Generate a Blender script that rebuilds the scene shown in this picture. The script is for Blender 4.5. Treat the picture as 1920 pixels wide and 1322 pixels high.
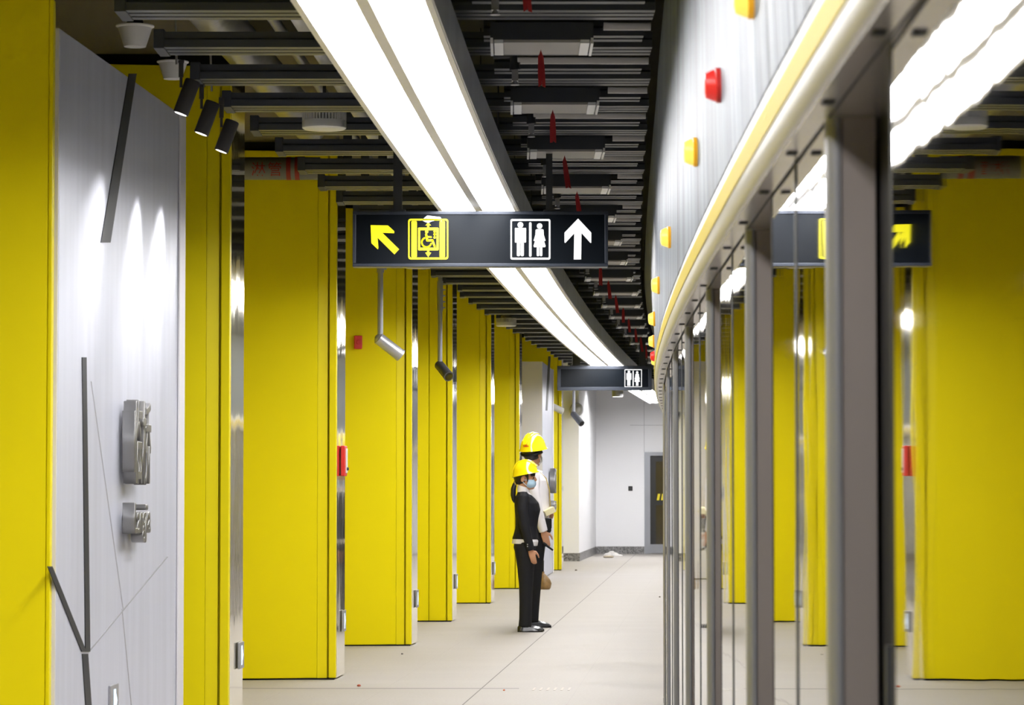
import bpy, bmesh, math, random
import numpy as np
from mathutils import Vector, Matrix
random.seed(7)
for o in list(bpy.data.objects):
    bpy.data.objects.remove(o)
SC = bpy.context.scene
COL = SC.collection

# ------------------------------------------------------------------ camera, world, exposure
F = 5600.0                      # focal length in pixels of the 1920 px wide frame (105 mm)
HC = 1.45                       # eye height
PITCH = math.atan(248.0 / F)
cam_d = bpy.data.cameras.new('camera')
cam_d.lens = 105.0
cam_d.sensor_width = 36.0
cam_d.clip_start = 0.1
cam_d.clip_end = 300
cam_d.dof.use_dof = True
cam_d.dof.focus_distance = 22.0
cam_d.dof.aperture_fstop = 10.0
cam = bpy.data.objects.new('camera', cam_d)
COL.objects.link(cam)
cam.location = (0, 0, HC)
cam.rotation_euler = (math.pi / 2 + PITCH, 0, 0)
SC.camera = cam
w = bpy.data.worlds.new('world')
SC.world = w
w.use_nodes = True
w.node_tree.nodes['Background'].inputs[0].default_value = (0.5, 0.52, 0.55, 1)
w.node_tree.nodes['Background'].inputs[1].default_value = 0.05
SC.view_settings.view_transform = 'Standard'
SC.view_settings.look = 'None'
SC.view_settings.gamma = 1.0
SC.view_settings.use_curve_mapping = False
SC.view_settings.exposure = 0.0
STRIP_POWER = 24.5
SPOT_POWER = 120.0

# ------------------------------------------------------------------ measuring helpers
CP, SP = math.cos(PITCH), math.sin(PITCH)
def ray(px, py):
    u, v = (px - 960) / F, (661 - py) / F
    return Vector((u, CP - SP * v, SP + CP * v))
def atD(px, py, D):
    r = ray(px, py); t = D / r.y
    return Vector((r.x * t, D, HC + r.z * t))
def atZ(px, py, z):
    r = ray(px, py); t = (z - HC) / r.z
    return Vector((r.x * t, r.y * t, z))
def at_line(px, py, a, b):              # vertical plane X = a + b*Y
    r = ray(px, py); t = a / (r.x - b * r.y)
    return Vector((r.x * t, r.y * t, HC + r.z * t))

def XW(D):                               # corridor-side edge line of the platform screen posts
    return 0.4776 + 0.0017857 * D + 1.249e-3 * D * D
def XG(D):                               # the glass plane
    return XW(D) + 0.072
_l = [(543.5, 0), (821.5, 395), (910, 502), (984, 580), (1109, 688), (1173, 731)]
_p = [atZ(x, y, 3.10) for x, y in _l]
_c = np.polyfit([p.y for p in _p], [p.x for p in _p], 3)
def XL(D):                               # left lower edge of the twin light housing
    return float(np.polyval(_c, D))
_s = [(14.14, -1.66), (15.2, -1.617), (16.3, -1.578), (17.45, -1.53), (18.5, -1.46), (19.5, -1.42), (20.5, -1.36),
      (21.6, -1.29), (29.1, -.825), (31.3, -.654), (33.5, -.498), (36.5, -.275), (42, .127)]
_cs = np.polyfit([p[0] for p in _s], [p[1] for p in _s], 2)
def XS(D):                               # left ends of the ceiling slats
    return float(np.polyval(_cs, D))
def XTOP(D):                             # top edge of the leaning cover panel
    d = D - 12.6
    x = 0.655 + 0.0345 * d + 0.00025 * d * d + (0.0006 * (D - 28) ** 2 if D > 28 else 0)
    return min(x, XW(D) - 0.05)

# ------------------------------------------------------------------ materials
def nodes_of(name):
    m = bpy.data.materials.new(name)
    m.use_nodes = True
    return m, m.node_tree, m.node_tree.nodes['Principled BSDF']
def mat(name, col, rough=0.5, metal=0.0, emit=None, estr=0.0, spec=0.5, vary=0.0, vscale=4.0, bump=0.0, bscale=(1, 1, 1), coat=0.0):
    m, t, b = nodes_of(name)
    b.inputs['Base Color'].default_value = (*col, 1)
    b.inputs['Roughness'].default_value = rough
    b.inputs['Metallic'].default_value = metal
    b.inputs['Specular IOR Level'].default_value = spec
    b.inputs['Coat Weight'].default_value = coat
    b.inputs['Coat Roughness'].default_value = 0.05
    if emit:
        b.inputs['Emission Color'].default_value = (*emit, 1)
        b.inputs['Emission Strength'].default_value = estr
    if vary or bump:
        tc = t.nodes.new('ShaderNodeTexCoord')
        mp = t.nodes.new('ShaderNodeMapping')
        mp.inputs['Scale'].default_value = bscale
        t.links.new(tc.outputs['Object'], mp.inputs[0])
        n = t.nodes.new('ShaderNodeTexNoise')
        n.inputs['Scale'].default_value = vscale
        n.inputs['Detail'].default_value = 4
        t.links.new(mp.outputs[0], n.inputs['Vector'])
    if vary:
        r = t.nodes.new('ShaderNodeValToRGB')
        r.color_ramp.elements[0].color = (*[c * (1 - vary) for c in col], 1)
        r.color_ramp.elements[1].color = (*[min(1, c * (1 + vary)) for c in col], 1)
        r.color_ramp.elements[0].position = 0.3
        r.color_ramp.elements[1].position = 0.7
        t.links.new(n.outputs[0], r.inputs[0])
        t.links.new(r.outputs[0], b.inputs['Base Color'])
    if bump:
        bp = t.nodes.new('ShaderNodeBump')
        bp.inputs['Strength'].default_value = 1.0
        bp.inputs['Distance'].default_value = bump
        t.links.new(n.outputs[0], bp.inputs['Height'])
        t.links.new(bp.outputs[0], b.inputs['Normal'])
    return m

YEL = mat('yellow_panel', (0.85, 0.715, 0.002), 0.5, vary=0.02, vscale=0.8, spec=0.10)
YEL2 = mat('yellow_trim', (0.85, 0.715, 0.002), 0.35, spec=0.2)
CHROME = mat('chrome', (0.90, 0.85, 0.71), 0.07, 1.0, bump=0.004, vscale=1.0, bscale=(6, 2.5, 0.7))  # cream tint puts the yellow reflected from the panels into the base colour
SLAT = mat('slat_paint', (0.046, 0.052, 0.064), 0.42, 0.0, spec=0.5)
SLAT2 = mat('slat_cap', (0.034, 0.038, 0.048), 0.55)
DARK = mat('dark_steel', (0.03, 0.032, 0.036), 0.45)
BLACK = mat('black_rubber', (0.006, 0.006, 0.007), 0.6, spec=0.2)
SLAB = mat('concrete_slab', (0.018, 0.018, 0.02), 0.9, vary=0.3, vscale=1.5)
BEIGE = mat('beige_soffit', (0.52, 0.47, 0.38), 0.8, vary=0.08)
WHITE = mat('white_wall', (0.87, 0.87, 0.89), 0.45, spec=0.4, vary=0.015, vscale=0.7)
HOUS = mat('light_housing', (0.72, 0.70, 0.69), 0.4, 0.3, spec=0.5)
HOUS_SIDE = mat('brushed_housing_side', (0.55, 0.55, 0.57), 0.38, 0.6, vary=0.12, vscale=1.5, bscale=(2, 2, .3))
EMIT = mat('strip_diffuser', (0.9, 0.9, 0.9), 0.5, emit=(0.99, 0.98, 0.985), estr=STRIP_POWER)
POST = mat('post_metal', (0.27, 0.235, 0.22), 0.42, 0.55, vary=0.05, vscale=2)
POST_T = mat('post_trim', (0.20, 0.20, 0.215), 0.4, 0.4)
GLASS = mat('mirror_glass', (0.52, 0.52, 0.53), 0.015, 1.0, bump=0.0012, vscale=1.0, bscale=(1.5, 1.1, 0.5))
FILM = mat('film_covered_steel', (0.15, 0.172, 0.212), 0.42, 0.0, spec=.14, vary=.55, bump=0.03, vscale=1.6, bscale=(4, 4, 0.15))
BULL = mat('bullnose_steel', (0.46, 0.45, 0.44), 0.3, 0.15)
UNDER = mat('header_underside', (0.56, 0.52, 0.48), 0.25, 0.75, bump=0.002, vscale=2.0)
TAPE = mat('yellow_tape', (0.44, 0.345, 0.02), 0.5, spec=.2)
GREY = mat('brushed_grey_panel', (0.60, 0.615, 0.70), 0.38, 0.25, vary=0.06, vscale=2.0, bscale=(5, 5, .35), spec=0.5)
GREYW = mat('grey_panel_end', (0.68, 0.66, 0.67), 0.45)
SLOT = mat('slot_inlay', (0.026, 0.028, 0.032), 0.45, 0.0, spec=.25)
HAIR_L = mat('panel_joint', (0.34, 0.34, 0.37), 0.6)
LETTER = mat('letter_steel', (0.30, 0.295, 0.29), 0.32, 0.8)
SIGN = mat('sign_casing', (0.022, 0.028, 0.042), 0.35, 0.3)
SIGNF = mat('sign_face', (0.006, 0.008, 0.011), 0.2, spec=0.07)
EYEL = mat('lit_yellow', (0.2, 0.18, 0.0), 0.5, emit=(1.0, 0.91, 0.0), estr=1.0)
EWHT = mat('lit_white', (0.2, 0.2, 0.2), 0.5, emit=(1, 1, 1), estr=1.0)
EXITF = mat('exit_face', (0.7, 0.8, 0.9), 0.4, emit=(0.62, 0.78, 0.95), estr=0.75)
STEEL = mat('plain_steel', (0.42, 0.42, 0.44), 0.35, 0.7)
CAMG = mat('camera_grey', (0.36, 0.37, 0.40), 0.4, 0.2)
CAMD = mat('camera_dark', (0.10, 0.105, 0.115), 0.4, 0.2)
LENS = mat('lens_black', (0.004, 0.004, 0.005), 0.12)
DRED = mat('dark_red_paint', (0.22, 0.008, 0.008), 0.6)
RED = mat('red_plastic', (0.62, 0.02, 0.015), 0.4)
RIB = mat('red_ribbon', (0.30, 0.004, 0.008), 0.5)
LRED = mat('red_lamp', (0.5, 0.02, 0.015), 0.35, emit=(0.85, 0.025, 0.02), estr=0.45)
LYEL = mat('yellow_lamp', (0.5, 0.40, 0.05), 0.35, emit=(1.0, 0.84, 0.14), estr=.8)
LAMB = mat('amber_lamp_base', (0.6, 0.3, 0.01), 0.35, emit=(1.0, 0.45, 0.01), estr=0.35)
WPL = mat('white_plastic', (0.72, 0.71, 0.69), 0.4)
PIPE = mat('galvanised_pipe', (0.34, 0.34, 0.35), 0.35, 0.55)
SHINY = mat('shiny_sprinkler_pipe', (0.20, 0.195, 0.19), 0.2, 0.8)
INSUL = mat('silver_insulation', (0.40, 0.40, 0.42), 0.3, 0.6, bump=0.01, vscale=6)
SPK = mat('dark_pipe', (0.13, 0.13, 0.14), 0.5)
DIFF = mat('diffuser_face', (0.33, 0.31, 0.29), 0.5)
DIFE = mat('diffuser_end', (0.80, 0.80, 0.80), 0.35, 0.2)
SPOTM = mat('spot_body', (0.065, 0.06, 0.058), 0.5, 0.2)
LENSL = mat('spot_lens', (0.9, 0.9, 0.9), 0.3, emit=(1, 0.97, 0.92), estr=4.0)
DOORF = mat('door_frame_metal', (0.30, 0.31, 0.34), 0.4, 0.4)
DOORL = mat('door_leaf_dark', (0.012, 0.012, 0.013), 0.4)
DGLASS = mat('door_glass', (0.055, 0.045, 0.03), 0.08, spec=0.6)
HAZ = mat('hazard_yellow', (0.75, 0.62, 0.01), 0.5)
SKIN = mat('skin', (0.52, 0.27, 0.165), 0.5, spec=0.3)
HAIRM = mat('black_hair', (0.008, 0.007, 0.007), 0.4)
SUIT = mat('black_suit', (0.010, 0.010, 0.013), 0.75, spec=0.25)
TROU = mat('black_trouser', (0.011, 0.011, 0.013), 0.75, spec=0.25)
SHIRT = mat('white_shirt', (0.74, 0.71, 0.74), 0.7)
SHOE = mat('black_leather', (0.008, 0.008, 0.009), 0.22)
HELM = mat('yellow_helmet', (0.86, 0.66, 0.006), 0.16, coat=0.5)
MASK = mat('blue_mask', (0.42, 0.60, 0.78), 0.7)
FOLD = mat('buff_folder', (0.62, 0.56, 0.34), 0.6)
GOLD = mat('gold_lanyard', (0.45, 0.33, 0.07), 0.5)
SACK = mat('brown_sack', (0.24, 0.14, 0.05), 0.5, vary=0.3, vscale=14)
RUBB = mat('white_rubble', (0.75, 0.73, 0.70), 0.9)

def granite():
    m, t, b = nodes_of('granite')
    tc = t.nodes.new('ShaderNodeTexCoord')
    v = t.nodes.new('ShaderNodeTexVoronoi'); v.inputs['Scale'].default_value = 45
    t.links.new(tc.outputs['Object'], v.inputs['Vector'])
    r = t.nodes.new('ShaderNodeValToRGB')
    r.color_ramp.elements[0].color = (0.03, 0.03, 0.03, 1)
    r.color_ramp.elements[1].color = (0.36, 0.35, 0.35, 1)
    t.links.new(v.outputs['Color'], r.inputs[0])
    t.links.new(r.outputs[0], b.inputs['Base Color'])
    b.inputs['Roughness'].default_value = 0.35
    return m
GRAN = granite()

def terrazzo():
    m, t, b = nodes_of('terrazzo_floor')
    N, L = t.nodes.new, t.links.new
    g = N('ShaderNodeTexCoord')
    sep = N('ShaderNodeSeparateXYZ'); L(g.outputs['Object'], sep.inputs[0])
    def m2(op, a, bb):
        n = N('ShaderNodeMath'); n.operation = op
        for i, v in enumerate((a, bb)):
            if isinstance(v, (int, float)): n.inputs[i].default_value = v
            else: L(v, n.inputs[i])
        return n.outputs[0]
    yy = m2('SUBTRACT', sep.outputs['Y'], 19.66)
    u = m2('SUBTRACT', m2('SUBTRACT', sep.outputs['X'], m2('MULTIPLY', yy, 0.068)), -0.3335)
    def joint(c, pitch, half):
        f = m2('ABSOLUTE', m2('SUBTRACT', m2('FRACT', m2('ADD', m2('DIVIDE', c, pitch), 100.5), 0), 0.5), 0)
        return m2('LESS_THAN', f, half / pitch)
    j1 = joint(u, 0.685, 0.0016)
    j0 = m2('LESS_THAN', m2('ABSOLUTE', u, 0), 0.0045)
    j2 = joint(m2('SUBTRACT', sep.outputs['Y'], 21.37), 1.37, 0.004)
    j3 = m2('LESS_THAN', m2('ABSOLUTE', m2('SUBTRACT', sep.outputs['Y'], 21.37), 0), 0.045)
    j3 = m2('MULTIPLY', j3, m2('LESS_THAN', sep.outputs['X'], 0.05))
    n1 = N('ShaderNodeTexNoise'); n1.inputs['Scale'].default_value = 60
    L(g.outputs['Object'], n1.inputs['Vector'])
    mp = N('ShaderNodeMapping'); mp.inputs['Scale'].default_value = (0.5, 1.1, 1)
    L(g.outputs['Object'], mp.inputs[0])
    n2 = N('ShaderNodeTexNoise'); n2.inputs['Scale'].default_value = 1.3; n2.inputs['Detail'].default_value = 6
    L(mp.outputs[0], n2.inputs['Vector'])
    r = N('ShaderNodeValToRGB')
    r.color_ramp.elements[0].position = 0.3; r.color_ramp.elements[1].position = 0.7
    r.color_ramp.elements[0].color = (0.315, 0.29, 0.26, 1)
    r.color_ramp.elements[1].color = (0.395, 0.372, 0.348, 1)
    mix0 = m2('ADD', m2('MULTIPLY', n1.outputs[0], 0.35), m2('MULTIPLY', n2.outputs[0], 0.65))
    L(mix0, r.inputs[0])
    def mixc(fac, a, col, amt):
        n = N('ShaderNodeMix'); n.data_type = 'RGBA'
        L(m2('MULTIPLY', fac, amt), n.inputs[0]); L(a, n.inputs[6]); n.inputs[7].default_value = (*col, 1)
        return n.outputs[2]
    c = mixc(j1, r.outputs[0], (0.30, 0.28, 0.26), 0.6)
    c = mixc(j2, c, (0.30, 0.28, 0.26), 0.25)
    c = mixc(j3, c, (0.17, 0.165, 0.165), 0.75)
    c = mixc(j0, c, (0.12, 0.11, 0.10), 0.9)
    L(c, b.inputs['Base Color'])
    rr = m2('ADD', 0.42, m2('MULTIPLY', n2.outputs[0], 0.40))
    L(rr, b.inputs['Roughness'])
    b.inputs['Specular IOR Level'].default_value = 0.12
    bp = N('ShaderNodeBump'); bp.inputs['Distance'].default_value = 0.002; bp.inputs['Strength'].default_value = 0.5
    L(n2.outputs[0], bp.inputs['Height']); L(bp.outputs[0], b.inputs['Normal'])
    return m
FLOOR = terrazzo()

# ------------------------------------------------------------------ mesh helpers
def new():
    return bmesh.new()
def box(bm, x0, x1, y0, y1, z0, z1, M=None):
    vs = [bm.verts.new((x, y, z)) for x in (x0, x1) for y in (y0, y1) for z in (z0, z1)]
    for f in ((0, 1, 3, 2), (4, 6, 7, 5), (0, 4, 5, 1), (2, 3, 7, 6), (0, 2, 6, 4), (1, 5, 7, 3)):
        bm.faces.new([vs[i] for i in f])
    if M is not None:
        bmesh.ops.transform(bm, matrix=M, verts=vs)
    return vs
def prism(bm, pts, d):                 # pts: 3D polygon, d: extrusion vector
    d = Vector(d)
    a = [bm.verts.new(Vector(p)) for p in pts]
    b = [bm.verts.new(Vector(p) + d) for p in pts]
    n = len(a)
    bm.faces.new(a); bm.faces.new(b[::-1])
    for i in range(n):
        bm.faces.new((a[i], b[i], b[(i + 1) % n], a[(i + 1) % n]))
def ring_faces(bm, rings, caps=True, closed_path=False):
    n = len(rings[0])
    for r0, r1 in zip(rings, rings[1:] + (rings[:1] if closed_path else [])):
        for i in range(n):
            bm.faces.new((r0[i], r0[(i + 1) % n], r1[(i + 1) % n], r1[i]))
    if caps and not closed_path:
        bm.faces.new(rings[0][::-1]); bm.faces.new(rings[-1])
def tube(bm, pts, r, n=12, caps=True):
    pts = [Vector(p) for p in pts]
    rr = r if isinstance(r, (list, tuple)) else [r] * len(pts)
    rings = []
    ref = None
    for i, p in enumerate(pts):
        d = (pts[min(i + 1, len(pts) - 1)] - pts[max(i - 1, 0)]).normalized()
        if ref is None:
            ref = d.orthogonal().normalized()
        ref = (ref - d * ref.dot(d)).normalized()
        s = d.cross(ref)
        rings.append([bm.verts.new(p + (ref * math.cos(2 * math.pi * k / n) + s * math.sin(2 * math.pi * k / n)) * rr[i]) for k in range(n)])
    ring_faces(bm, rings, caps)
def lathe(bm, prof, n=24, M=None):     # prof: (r, z) along local Z
    rings = []
    vs = []
    for r, z in prof:
        ring = [bm.verts.new((r * math.cos(2 * math.pi * k / n), r * math.sin(2 * math.pi * k / n), z)) for k in range(n)]
        rings.append(ring); vs += ring
    ring_faces(bm, rings)
    if M is not None:
        bmesh.ops.transform(bm, matrix=M, verts=vs)
def ellip(bm, c, r, M=None, u=20, v=12):
    res = bmesh.ops.create_uvsphere(bm, u_segments=u, v_segments=v, radius=1.0)
    T = Matrix.Translation(Vector(c)) @ (M or Matrix()) @ Matrix.Diagonal((*r, 1))
    bmesh.ops.transform(bm, matrix=T, verts=res['verts'])
    return res['verts']
def hloft(bm, rings, n=20, p=2.0):     # horizontal super-ellipse rings (x, y, z, rx, ry)
    R = []
    for (x, y, z, rx, ry) in rings:
        ring = []
        for k in range(n):
            a = 2 * math.pi * k / n
            c, s = math.cos(a), math.sin(a)
            ring.append(bm.verts.new((x + rx * math.copysign(abs(c) ** (2 / p), c), y + ry * math.copysign(abs(s) ** (2 / p), s), z)))
        R.append(ring)
    ring_faces(bm, R)
def sweep(bm, fn, Ds, prof, closed=True, caps=True):    # prof: (x offset, z)
    rings = [[bm.verts.new((fn(D) + ox, D, z)) for ox, z in prof] for D in Ds]
    n = len(prof)
    for r0, r1 in zip(rings, rings[1:]):
        for i in range(n if closed else n - 1):
            bm.faces.new((r0[i], r0[(i + 1) % n], r1[(i + 1) % n], r1[i]))
    if closed and caps:
        bm.faces.new(rings[0][::-1]); bm.faces.new(rings[-1])
def obj(name, bm, m, parent=None, smooth=False, bevel=0.0):
    bmesh.ops.recalc_face_normals(bm, faces=bm.faces[:])
    me = bpy.data.meshes.new(name)
    bm.to_mesh(me); bm.free()
    me.materials.append(m)
    o = bpy.data.objects.new(name, me)
    COL.objects.link(o)
    if parent is not None:
        o.parent = parent
    if smooth:
        for p in me.polygons: p.use_smooth = True
        try: me.set_sharp_from_angle(angle=math.radians(40))
        except Exception: pass
    if bevel:
        b = o.modifiers.new('bevel', 'BEVEL'); b.width = bevel; b.segments = 2; b.limit_method = 'ANGLE'
    return o
def tag(o, label, cat, group=None):
    o['label'] = label; o['category'] = cat
    if group: o['group'] = group
    return o
def thing(name, label, cat, loc=(0, 0, 0), rz=0.0, group=None):
    o = bpy.data.objects.new(name, None)
    o.empty_display_size = 0.1
    COL.objects.link(o)
    o.location = loc; o.rotation_euler = (0, 0, rz)
    return tag(o, label, cat, group)
def struct(name, bm, m, parent=None):
    o = obj(name, bm, m, parent)
    if parent is None: o['kind'] = 'structure'
    return o
def local(bm, root):                    # world-built mesh brought into a root placed at a location (no rotation)
    bmesh.ops.translate(bm, vec=-Vector(root.location), verts=bm.verts[:])
    return bm
def text_mesh(s, size, depth=0.0, bev=0.0):
    cu = bpy.data.curves.new('txt', 'FONT')
    cu.body = s; cu.size = size; cu.extrude = depth; cu.bevel_depth = bev; cu.resolution_u = 6
    cu.align_x = 'CENTER'; cu.align_y = 'CENTER'
    o = bpy.data.objects.new('txt', cu)
    COL.objects.link(o)
    dg = bpy.context.evaluated_depsgraph_get()
    me = bpy.data.meshes.new_from_object(o.evaluated_get(dg))
    bpy.data.objects.remove(o); bpy.data.curves.remove(cu)
    bm = bmesh.new(); bm.from_mesh(me)
    bpy.data.meshes.remove(me)
    return bm
def fuse(bm, voxel, it=6):              # melt overlapping volumes into one continuous skin
    me = bpy.data.meshes.new('tmp'); bmesh.ops.recalc_face_normals(bm, faces=bm.faces[:]); bm.to_mesh(me); bm.free()
    o = bpy.data.objects.new('tmp', me); COL.objects.link(o)
    r = o.modifiers.new('r', 'REMESH'); r.mode = 'VOXEL'; r.voxel_size = voxel
    s = o.modifiers.new('s', 'SMOOTH'); s.iterations = it; s.factor = 0.5
    dg = bpy.context.evaluated_depsgraph_get()
    m2 = bpy.data.meshes.new_from_object(o.evaluated_get(dg))
    bpy.data.objects.remove(o); bpy.data.meshes.remove(me)
    b2 = bmesh.new(); b2.from_mesh(m2); bpy.data.meshes.remove(m2)
    return b2
_u = ['', 'first', 'second', 'third', 'fourth', 'fifth', 'sixth', 'seventh', 'eighth', 'ninth', 'tenth', 'eleventh', 'twelfth', 'thirteenth',
      'fourteenth', 'fifteenth', 'sixteenth', 'seventeenth', 'eighteenth', 'nineteenth']
def ordn(i):
    if i < 20: return _u[i]
    t = {2: 'twent', 3: 'thirt', 4: 'fort', 5: 'fift'}[i // 10]
    return t + 'ieth' if i % 10 == 0 else t + 'y-' + _u[i % 10]

# ------------------------------------------------------------------ room shell
END = 62.9
bm = new(); box(bm, -9, 9, -8, 75, -0.2, 0); struct('floor', bm, FLOOR)
bm = new(); box(bm, -9, 9, -8, 75, 4.7, 4.9); struct('ceiling', bm, SLAB)
def XC(D): return -1.314 + 0.0759 * (D - 22.33)
bm = new(); prism(bm, [(XC(-8) - 1.4, -8, 0), (XC(56.8) - 1.4, 56.8, 0), (XC(56.8) - 1.6, 56.8, 0), (XC(-8) - 1.6, -8, 0)], (0, 0, 4.7))
struct('wall_left', bm, YEL)
bm = new(); box(bm, -9, 9, -8.2, -8, 0, 4.7); struct('wall_back', bm, WHITE)
bm = new(); sweep(bm, lambda D: XW(D) + 1.2, [-8, 0, 10, 20, 30, 40, 50, 62.9], [(0, 0), (.1, 0), (.1, 4.7), (0, 4.7)]); struct('wall_right', bm, SLAB)
# white service walls at the far end
bm = new()
prism(bm, [(-0.2, 56.8, 0), (1.27, 56.8, 0), (1.765, END, 0), (1.6, END + .2, 0), (-0.2, END + .2, 0)], (0, 0, 4.2))
struct('wall_service', bm, WHITE)
DX0 = 248 / F * END                    # door opening
bm = new()
box(bm, 1.6, DX0, END, END + .2, 0, 4.2); box(bm, DX0, DX0 + 1.1, END, END + .2, 2.135, 4.2); box(bm, DX0 + 1.1, 8, END, END + .2, 0, 4.2)
struct('wall_end', bm, WHITE)
bm = new(); box(bm, 1.775, DX0 - .005, END - .02, END, 0, 0.155); struct('baseboard_end', bm, GRAN)
bm = new()
prism(bm, [(0.2, 56.78, 0), (1.285, 56.78, 0), (1.775, END - .02, 0), (1.765, END - .02, 0), (1.265, 56.8, 0), (0.2, 56.8, 0)], (0, 0, 0.155))
struct('baseboard_service', bm, GRAN)
bm = new(); box(bm, DX0 - .3, DX0 + 1.1, END - .004, END, 2.70, 2.706); box(bm, DX0 - .006, DX0, END - .004, END, 2.14, 3.2); struct('trim_1', bm, HAIR_L)
# end door
d = thing('door_1', 'dark glazed door with hazard stripes in white end wall', 'door', (DX0 + .55, END, 0))
d['kind'] = 'structure'
bm = new(); box(bm, -.55, -.43, -.05, .15, 0, 2.135); box(bm, .43, .55, -.05, .15, 0, 2.135); box(bm, -.43, .43, -.05, .15, 2.06, 2.135); obj('door_frame', bm, DOORF, d)
bm = new()
box(bm, -.43, -.31, .0, .05, .02, 2.06); box(bm, .31, .43, .0, .05, .02, 2.06); box(bm, -.31, .31, 0, .05, 1.94, 2.06); box(bm, -.31, .31, 0, .05, 1.02, 1.12)
obj('leaf_frame', bm, DOORL, d)
bm = new(); box(bm, -.31, .31, .02, .03, .2, 1.94); obj('glass_pane', bm, DGLASS, d)
bm = new(); box(bm, -.43, .43, -.01, .05, 0.01, .2); obj('kick_plate', bm, DOORF, d)
bm = new()
for k in range(7):
    x = -.29 + k * .088
    prism(bm, [(x, .018, 1.125), (x + .05, .018, 1.125), (x + .075, .018, 1.26), (x + .025, .018, 1.26)], (0, -.003, 0))
obj('hazard_stripes', bm, HAZ, d)
bm = new(); box(bm, .27, .29, -.06, -.03, .95, 1.35); box(bm, .27, .29, -.03, .01, .97, .99); box(bm, .27, .29, -.03, .01, 1.31, 1.33); obj('pull_handle', bm, STEEL, d)
p = atD(1182, 916, END)
t = thing('wall_switch', 'small square black switch on the white end wall beside the door', 'switch', p)
bm = new(); box(bm, -.045, .045, -.02, 0, -.05, .05); obj('switch_plate', bm, DOORL, t, bevel=.004)
bm = new(); box(bm, -.02, .02, -.026, -.02, -.02, .025); obj('rocker', bm, DARK, t)
# white loudspeaker disc and rubble
bm = new()
for (x, y, h) in [(1140, 1041, .05), (1147, 1040, .08), (1153, 1041, .06), (1160, 1042, .03)]:
    q = atZ(x, y, 0.0001)
    ellip(bm, (q.x, min(q.y, END - .25), 0), (.09, .12, h), u=10, v=6)
tag(obj('rubble_heap', bm, RUBB), 'little heap of white plaster rubble on the floor against the end wall', 'rubble')['kind'] = 'stuff'
bm = new(); q = atZ(1141, 1046, .0001); ellip(bm, (q.x, q.y, .02), (.11, .08, .03), u=8, v=5)
tag(obj('stone_chip', bm, mat('chip', (.35, .3, .22), .9)), 'beige stone chip on the floor in front of the white rubble', 'stone')

# ------------------------------------------------------------------ yellow fin columns
FINS = [(-2.03, 13.15, 3.60, 'edge'), (-1.68, 17.75, 3.95, 'chamfer'), (-1.314, 22.33, 3.95, 'chamfer'), (-.907, 27.0, 3.95, 'chamfer'), (-.635, 31.74, 3.95, 'seam'),
        (-.257, 36.58, 3.95, 'chamfer'), (.104, 41.7, 3.95, 'chamfer'), (.843, 50.75, 3.95, 'chamfer')]
FLAB = ['broad yellow panel column before the grey station name wall, cut by the picture edge',
        'yellow panel column just behind the near grey station name wall',
        'yellow panel column with the red call box on its chrome side',
        'yellow panel column bearing the small red sounder box high on its face',
        'narrow yellow panel column with a vertical seam and no chamfer',
        'yellow panel column between the seamed column and the woman in black',
        'yellow panel column directly behind the two workers',
        'farthest yellow column, beyond the far station name wall']
fin_roots = []
def make_fin(i, X, D, top, style):
    t = thing('yellow_column', FLAB[i], 'column', (X, D, 0), 0, 'yellow panel columns along the left')
    W = 1.25
    fx = -.02 if style == 'edge' else (-.14 if style == 'chamfer' else -.25)
    bm = new()
    prism(bm, [(fx, .0, .012), (-W, -.16, .012), (-W, .05, .012), (fx, .06, .012)], (0, 0, top - .012))
    obj('face_panel', bm, YEL, t, bevel=.004)
    if style == 'chamfer':
        bm = new(); prism(bm, [(-.138, .001, .012), (-.066, .016, .012), (-.066, .06, .012), (-.138, .06, .012)], (0, 0, top - .012))
        obj('chamfer_strip', bm, YEL2, t)
    if style == 'seam':
        bm = new(); box(bm, -.244, -.066, .002, .06, .012, top); obj('side_panel', bm, YEL, t, bevel=.003)
    if style != 'edge':
        bm = new(); box(bm, -.052, 0, 0, .05, .012, top); obj('edge_trim', bm, YEL2, t, bevel=.004)
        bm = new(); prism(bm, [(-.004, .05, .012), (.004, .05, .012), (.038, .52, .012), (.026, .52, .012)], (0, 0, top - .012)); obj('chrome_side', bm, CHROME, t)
    else:
        bm = new(); box(bm, -.018, 0, -.002, .06, .012, top); obj('edge_trim', bm, YEL2, t, bevel=.004)
    bm = new(); box(bm, -W, -.03, .065, .515 if style != 'edge' else .075, .012, top); obj('core', bm, YEL, t)
    bm = new(); box(bm, -W, -.01, -.02, .5, 0, .012); obj('plinth', bm, BLACK, t)
    if style != 'edge':
        bm = new(); box(bm, -W, -.01, -.01, .5, top, top + .07); obj('cap_strip', bm, BLACK, t)
        bm = new(); box(bm, -W, -.01, .02, .5, top + .07, 4.7); obj('bulkhead', bm, BEIGE, t)
    fin_roots.append(t)
for i, a in enumerate(FINS):
    make_fin(i, *a)

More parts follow.
